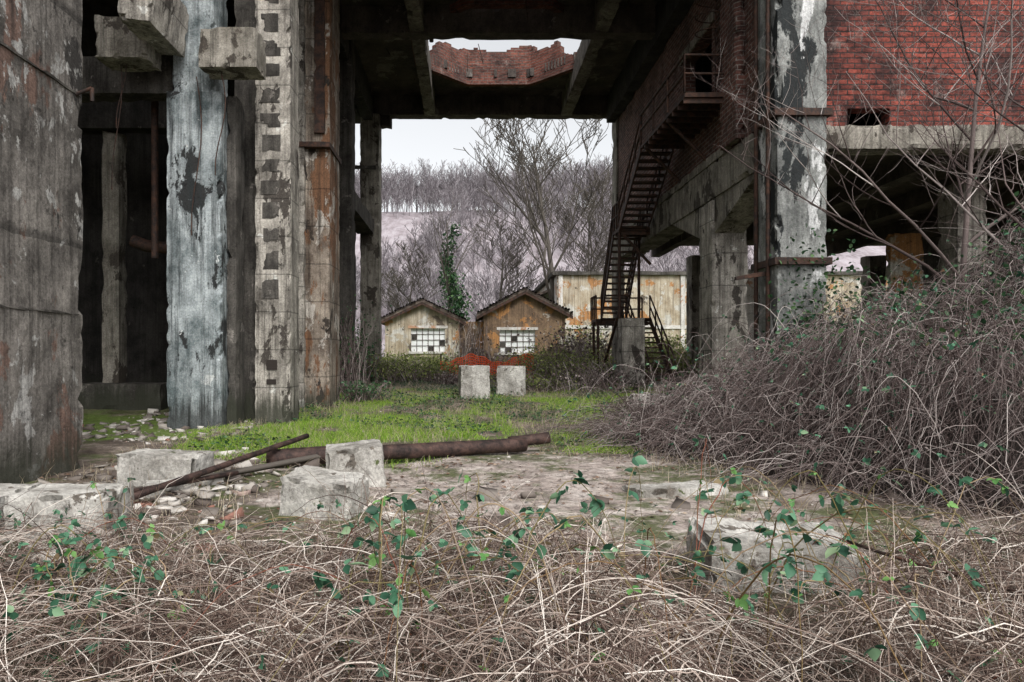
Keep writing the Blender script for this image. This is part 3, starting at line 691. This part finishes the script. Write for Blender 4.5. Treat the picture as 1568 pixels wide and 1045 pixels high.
for i in range(n):
    s=fstart(); h=rng.uniform(.2,.8)*(.4+FH(s[0],s[1])*1.6); a=rng.uniform(0,6.28); l=rng.uniform(.1,.9)*h
    P[i,:,0]=s[0]+math.cos(a)*l*t**1.5;P[i,:,1]=s[1]+math.sin(a)*l*t**1.5;P[i,:,2]=h*(t-.25*t**3)*1.2
P+=np.cumsum(rng.normal(size=P.shape)*.008,axis=1)
P,R=clearslab(P,rng.uniform(.0015,.0038,(n,1))*np.linspace(1,.4,K)[None])
tubes('dry_upright_stalks',P,R,CANE_F,3)
def live(n,sf,L,arch,sz,dens,droop=.2,dirf=None):
    e=empty('live_bramble')
    P,R=canes(n,sf,L,arch,18,droop,.02,.003,.006,dirf); tubes('canes',P,R,CANE_G,5,e)
    C=P[:,4:,:].reshape(-1,3); C=C[rng.random(len(C))<dens]; C=C+rng.normal(size=C.shape)*.03; S=rng.uniform(*sz,len(C)); leaves('leaves',*compound(C,S),LEAF,e)
    C=P[:,2:,:].reshape(-1,3); C=C[rng.random(len(C))<dens*.25]; S=rng.uniform(sz[0]*.7,sz[1]*.7,len(C)); leaves('young_leaves',*compound(C,S),LEAF_L,e)
def lstart(): y=rng.uniform(3.2,5.4); return (rng.uniform(-.72,.9)*y,y,.1)
live(60,lstart,(.6,1.6),(.2,.6),(.035,.08),.22)
def cstart(): return (rng.uniform(-.6,2.4),rng.uniform(3.3,4.4),.05)
live(30,cstart,(.7,1.9),(.65,1.08),(.045,.095),.38)
def cstart2(): return (rng.uniform(-.9,.3),rng.uniform(3.6,4.6),.05)
live(7,cstart2,(.6,1.2),(.6,.85),(.045,.09),.35)
def lcorner(): return (rng.uniform(-3.1,-2.1),rng.uniform(3.6,4.8),.05)
live(10,lcorner,(.5,1.1),(.35,.6),(.05,.1),.4)
n=170; yy=rng.uniform(3.4,6.2,n); xx=np.where(rng.random(n)<.5,rng.uniform(-.72,-.45,n)*yy,rng.uniform(-.6,.85,n)*yy)
C=np.stack([xx,yy,rng.uniform(.1,.45,n)],-1); leaves('low_bramble_leaves',*compound(C,rng.uniform(.04,.08,n)),LEAF)

# big mound on the right
def MH(x,y):
    hx_=np.interp(x,[2.3,3.4,4.8,5.7,7.9,9.8,14],[0,.42,1.0,1.6,2.3,3.1,3.9])
    fl=12.4-1.75*(x-2.4); fl=max(fl,5.8)
    f=ss(-.1,2.6,y-fl); b=1-.25*ss(13,15.2,y)
    return hx_*f*b*(1+.36*noise.noise(Vector((x*.8,y*.8,8)))+.2*noise.noise(Vector((x*2.3,y*2.3,8))))
bm_=empty('bramble_mound')
xs=np.arange(2.2,14.5,.2); ys=np.arange(5.5,15.3,.2)
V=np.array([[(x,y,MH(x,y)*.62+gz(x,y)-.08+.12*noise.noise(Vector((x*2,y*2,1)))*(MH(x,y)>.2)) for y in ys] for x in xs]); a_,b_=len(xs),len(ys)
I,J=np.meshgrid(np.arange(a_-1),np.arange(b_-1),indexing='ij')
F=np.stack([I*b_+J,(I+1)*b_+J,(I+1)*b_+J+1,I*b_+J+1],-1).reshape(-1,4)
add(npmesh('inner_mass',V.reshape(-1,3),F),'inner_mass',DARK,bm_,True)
def mstart():
    while True:
        x=rng.uniform(2.6,13.5);y=rng.uniform(6,15)
        h=MH(x,y)
        if h<.12 or x/y>1.05: continue
        return (x,y,gz(x,y)+h*rng.uniform(.55,1.08))
def mdir(s): return rng.normal(math.radians(235),1.3)
n=8000;K=14;P=np.zeros((n,K,3));
for i in range(n):
    s=mstart(); a=mdir(s); L=rng.uniform(.5,2.2); up=rng.uniform(.0,.5); w=np.cumsum(rng.normal(size=(K,3))*.03,axis=0)
    curl=rng.normal()*1.2
    x=s[0];y=s[1];pts_=[]
    for k in range(K):
        t=k/(K-1); sf=gz(x,y)+MH(x,y)
        zz=s[2]+(sf-(gz(s[0],s[1])+MH(s[0],s[1])))*min(1,t*1.3)+4*up*t*(1-t)
        pts_.append((x,y,max(zz,gz(x,y)+.02)))
        aa=a+curl*t; x+=math.cos(aa)*L/(K-1); y+=math.sin(aa)*L/(K-1)
    P[i]=np.array(pts_)+w
R=rng.uniform(.0028,.0075,(n,1))*np.linspace(1,.4,K)[None]
tubes('canes',P,R,CANE_M,3,bm_)
C=P[:,::2,:].reshape(-1,3); pr=.02+.12*np.clip((C[:,2]-1.0)/1.8,0,1); C=C[rng.random(len(C))<pr]+0.0
leaves('leaves',*compound(C,rng.uniform(.04,.095,len(C))),LEAF,bm_)
C=P[:,::2,:].reshape(-1,3);C=C[(C[:,2]>1.7)&(rng.random(len(C))<.08)];C[:,2]+=rng.uniform(0,.5,len(C)); leaves('ivy',C,rdir(len(C)),rdir(len(C),1),rng.uniform(.06,.11,len(C)),IVY,bm_)
def ustart():
    s=mstart(); return (s[0],s[1],s[2]-.1)
P,R=canes(560,ustart,(.4,2.2),(.3,1.3),14,.1,.05,.003,.007); tubes('shoots',P,R,CANE_M,4,bm_)
C=P[:,4:,:].reshape(-1,3);C=C[rng.random(len(C))<.13]; leaves('shoot_leaves',*compound(C,rng.uniform(.04,.095,len(C))),LEAF,bm_)
n=1100; zz=rng.uniform(.5,4.4,n)*rng.random(n)**.4; xx=7.5+rng.normal(0,.5,n); yy=15.3+rng.normal(0,.12,n)
C=np.stack([xx+.4,yy,zz+.3],-1); leaves('climbing_ivy',C,rdir(n),rdir(n,.5),rng.uniform(.06,.13,n),IVY)
bare_tree('slender_bare_tree',9.2,12.6,0,9.2,.09,kids=(14,7,5,2),K=8,seed=33,spread=.8,start=.3,sides=4,up=.2,mat=CANE_M)
bare_tree('slender_bare_tree',9.6,11.2,0,8.6,.07,kids=(13,6,4,2),K=8,seed=39,spread=.9,start=.3,sides=4,lean=(.05,0),mat=CANE_M)
bare_tree('slender_bare_tree',8.9,10.4,0,6.0,.045,kids=(10,6,4),K=8,seed=44,spread=1.1,start=.4,sides=4,lean=(.1,0),mat=CANE_M,up=-.1)

def shrub(name,x,y,w,h,nl,mat,nc=120,ls=(.06,.14)):
    e=empty(name); z=gz(x,y)
    P=np.zeros((nc,8,3)); t=np.linspace(0,1,8)
    for i in range(nc):
        a=rng.uniform(0,6.28);s=rng.normal(size=2)*w*.3;L=rng.uniform(.2,.8)*w*.7;hh=rng.uniform(.5,1.1)*h
        P[i,:,0]=x+s[0]+math.cos(a)*L*t**1.3;P[i,:,1]=y+s[1]+math.sin(a)*L*t**1.3;P[i,:,2]=z+hh*(t-.25*t**3)*1.2
        P[i]+=np.cumsum(rng.normal(size=(8,3))*.02*h,axis=0)
    R=rng.uniform(.005,.014,(nc,1))*np.linspace(1,.3,8)[None]*(1+y/45); tubes('stems',P,R,CANE_M,3,e)
    C=P[rng.integers(0,nc,nl),rng.integers(2,8,nl)]+rng.normal(size=(nl,3))*.11*h; leaves('foliage',C,rdir(nl),rdir(nl,1),rng.uniform(*ls,nl),mat,e,True)
for (x,y,w,h,nl,mt) in [(-3.6,31,2.2,1.2,900,SHRUB),(-2.2,33,2.5,1.0,1000,SHRUB),(-.6,30,1.8,.6,400,CANE_M),(.6,31.5,1.6,.4,350,SHRUB),(3.6,30,2.6,1.3,1300,SHRUB),(4.6,28,2.2,1.4,900,SHRUB),(5.4,34,3,2.4,700,CANE_M),(4.4,38,2.5,1.5,1100,SHRUB),(-4.8,29,1.2,2.6,1100,IVY),
    (9,38,4,1.7,1800,SHRUB),(12,42,4,2.0,1800,SHRUB),(7.4,44,2.5,2.6,900,SHRUB),(15,44,5,2.0,1500,SHRUB),(-4.5,42,3,1.1,1200,SHRUB),(-1.8,45,2.4,1.0,600,SHRUB),(.2,44,1.6,3.2,100,CANE_M),(6.6,40,2.0,2.6,400,CANE_M),(1.4,40,1.6,1.6,150,CANE_M),(10,33,3,1.2,1500,SHRUB),(-3.2,21.5,1.2,.6,400,IVY),(4.8,24,2.4,1.0,400,CANE_M),(6.8,18.3,1.5,1.0,500,IVY),(-4.3,24.5,1,3.2,500,IVY),(2.6,26,2,.6,600,SHRUB)]:
    shrub('shrub',x,y,w,h,nl,mt,ls=(.06,.13) if y<32 else (.1,.2))
P,R=canes(40,lambda:(rng.uniform(-5,-3.9),rng.uniform(22,26),.3),(.2,.8),(.5,1.5),12,-3,.08,.006,.012); tubes('climbing_vine',P,R,CANE_M,3)

# ------------------------------------------------------------------ sky & light
w=bpy.data.worlds.new("World"); scene.world=w; w.use_nodes=True; nt=w.node_tree
bg=nt.nodes['Background']; sky=nt.nodes.new('ShaderNodeTexSky'); sky.sky_type='NISHITA'; sky.sun_disc=False
sky.sun_elevation=math.radians(48); sky.sun_rotation=math.radians(160); sky.dust_density=4; sky.air_density=1.2
hs=nt.nodes.new('ShaderNodeHueSaturation'); hs.inputs['Saturation'].default_value=.12; hs.inputs['Value'].default_value=1.6
nt.links.new(sky.outputs[0],hs.inputs['Color']); nt.links.new(hs.outputs[0],bg.inputs['Color']); bg.inputs['Strength'].default_value=.15
sl=bpy.data.lights.new('sun','SUN'); sl.energy=1.5; sl.angle=math.radians(18); sl.color=(1,.96,.9)
so=bpy.data.objects.new('sun',sl); so.rotation_euler=(math.radians(42),0,math.radians(20)); col.objects.link(so)
# ------------------------------------------------------------------ camera
cd=bpy.data.cameras.new('camera'); cam=bpy.data.objects.new('camera',cd); col.objects.link(cam)
cam.location=(0,0,1.7); cam.rotation_euler=(math.radians(90),0,0); cd.lens=24; cd.sensor_width=36
cd.shift_x=.044; cd.shift_y=.0143; cd.clip_end=3000; cd.clip_start=.05
scene.camera=cam
scene.view_settings.view_transform='Standard'; scene.view_settings.look='None'; scene.view_settings.exposure=0
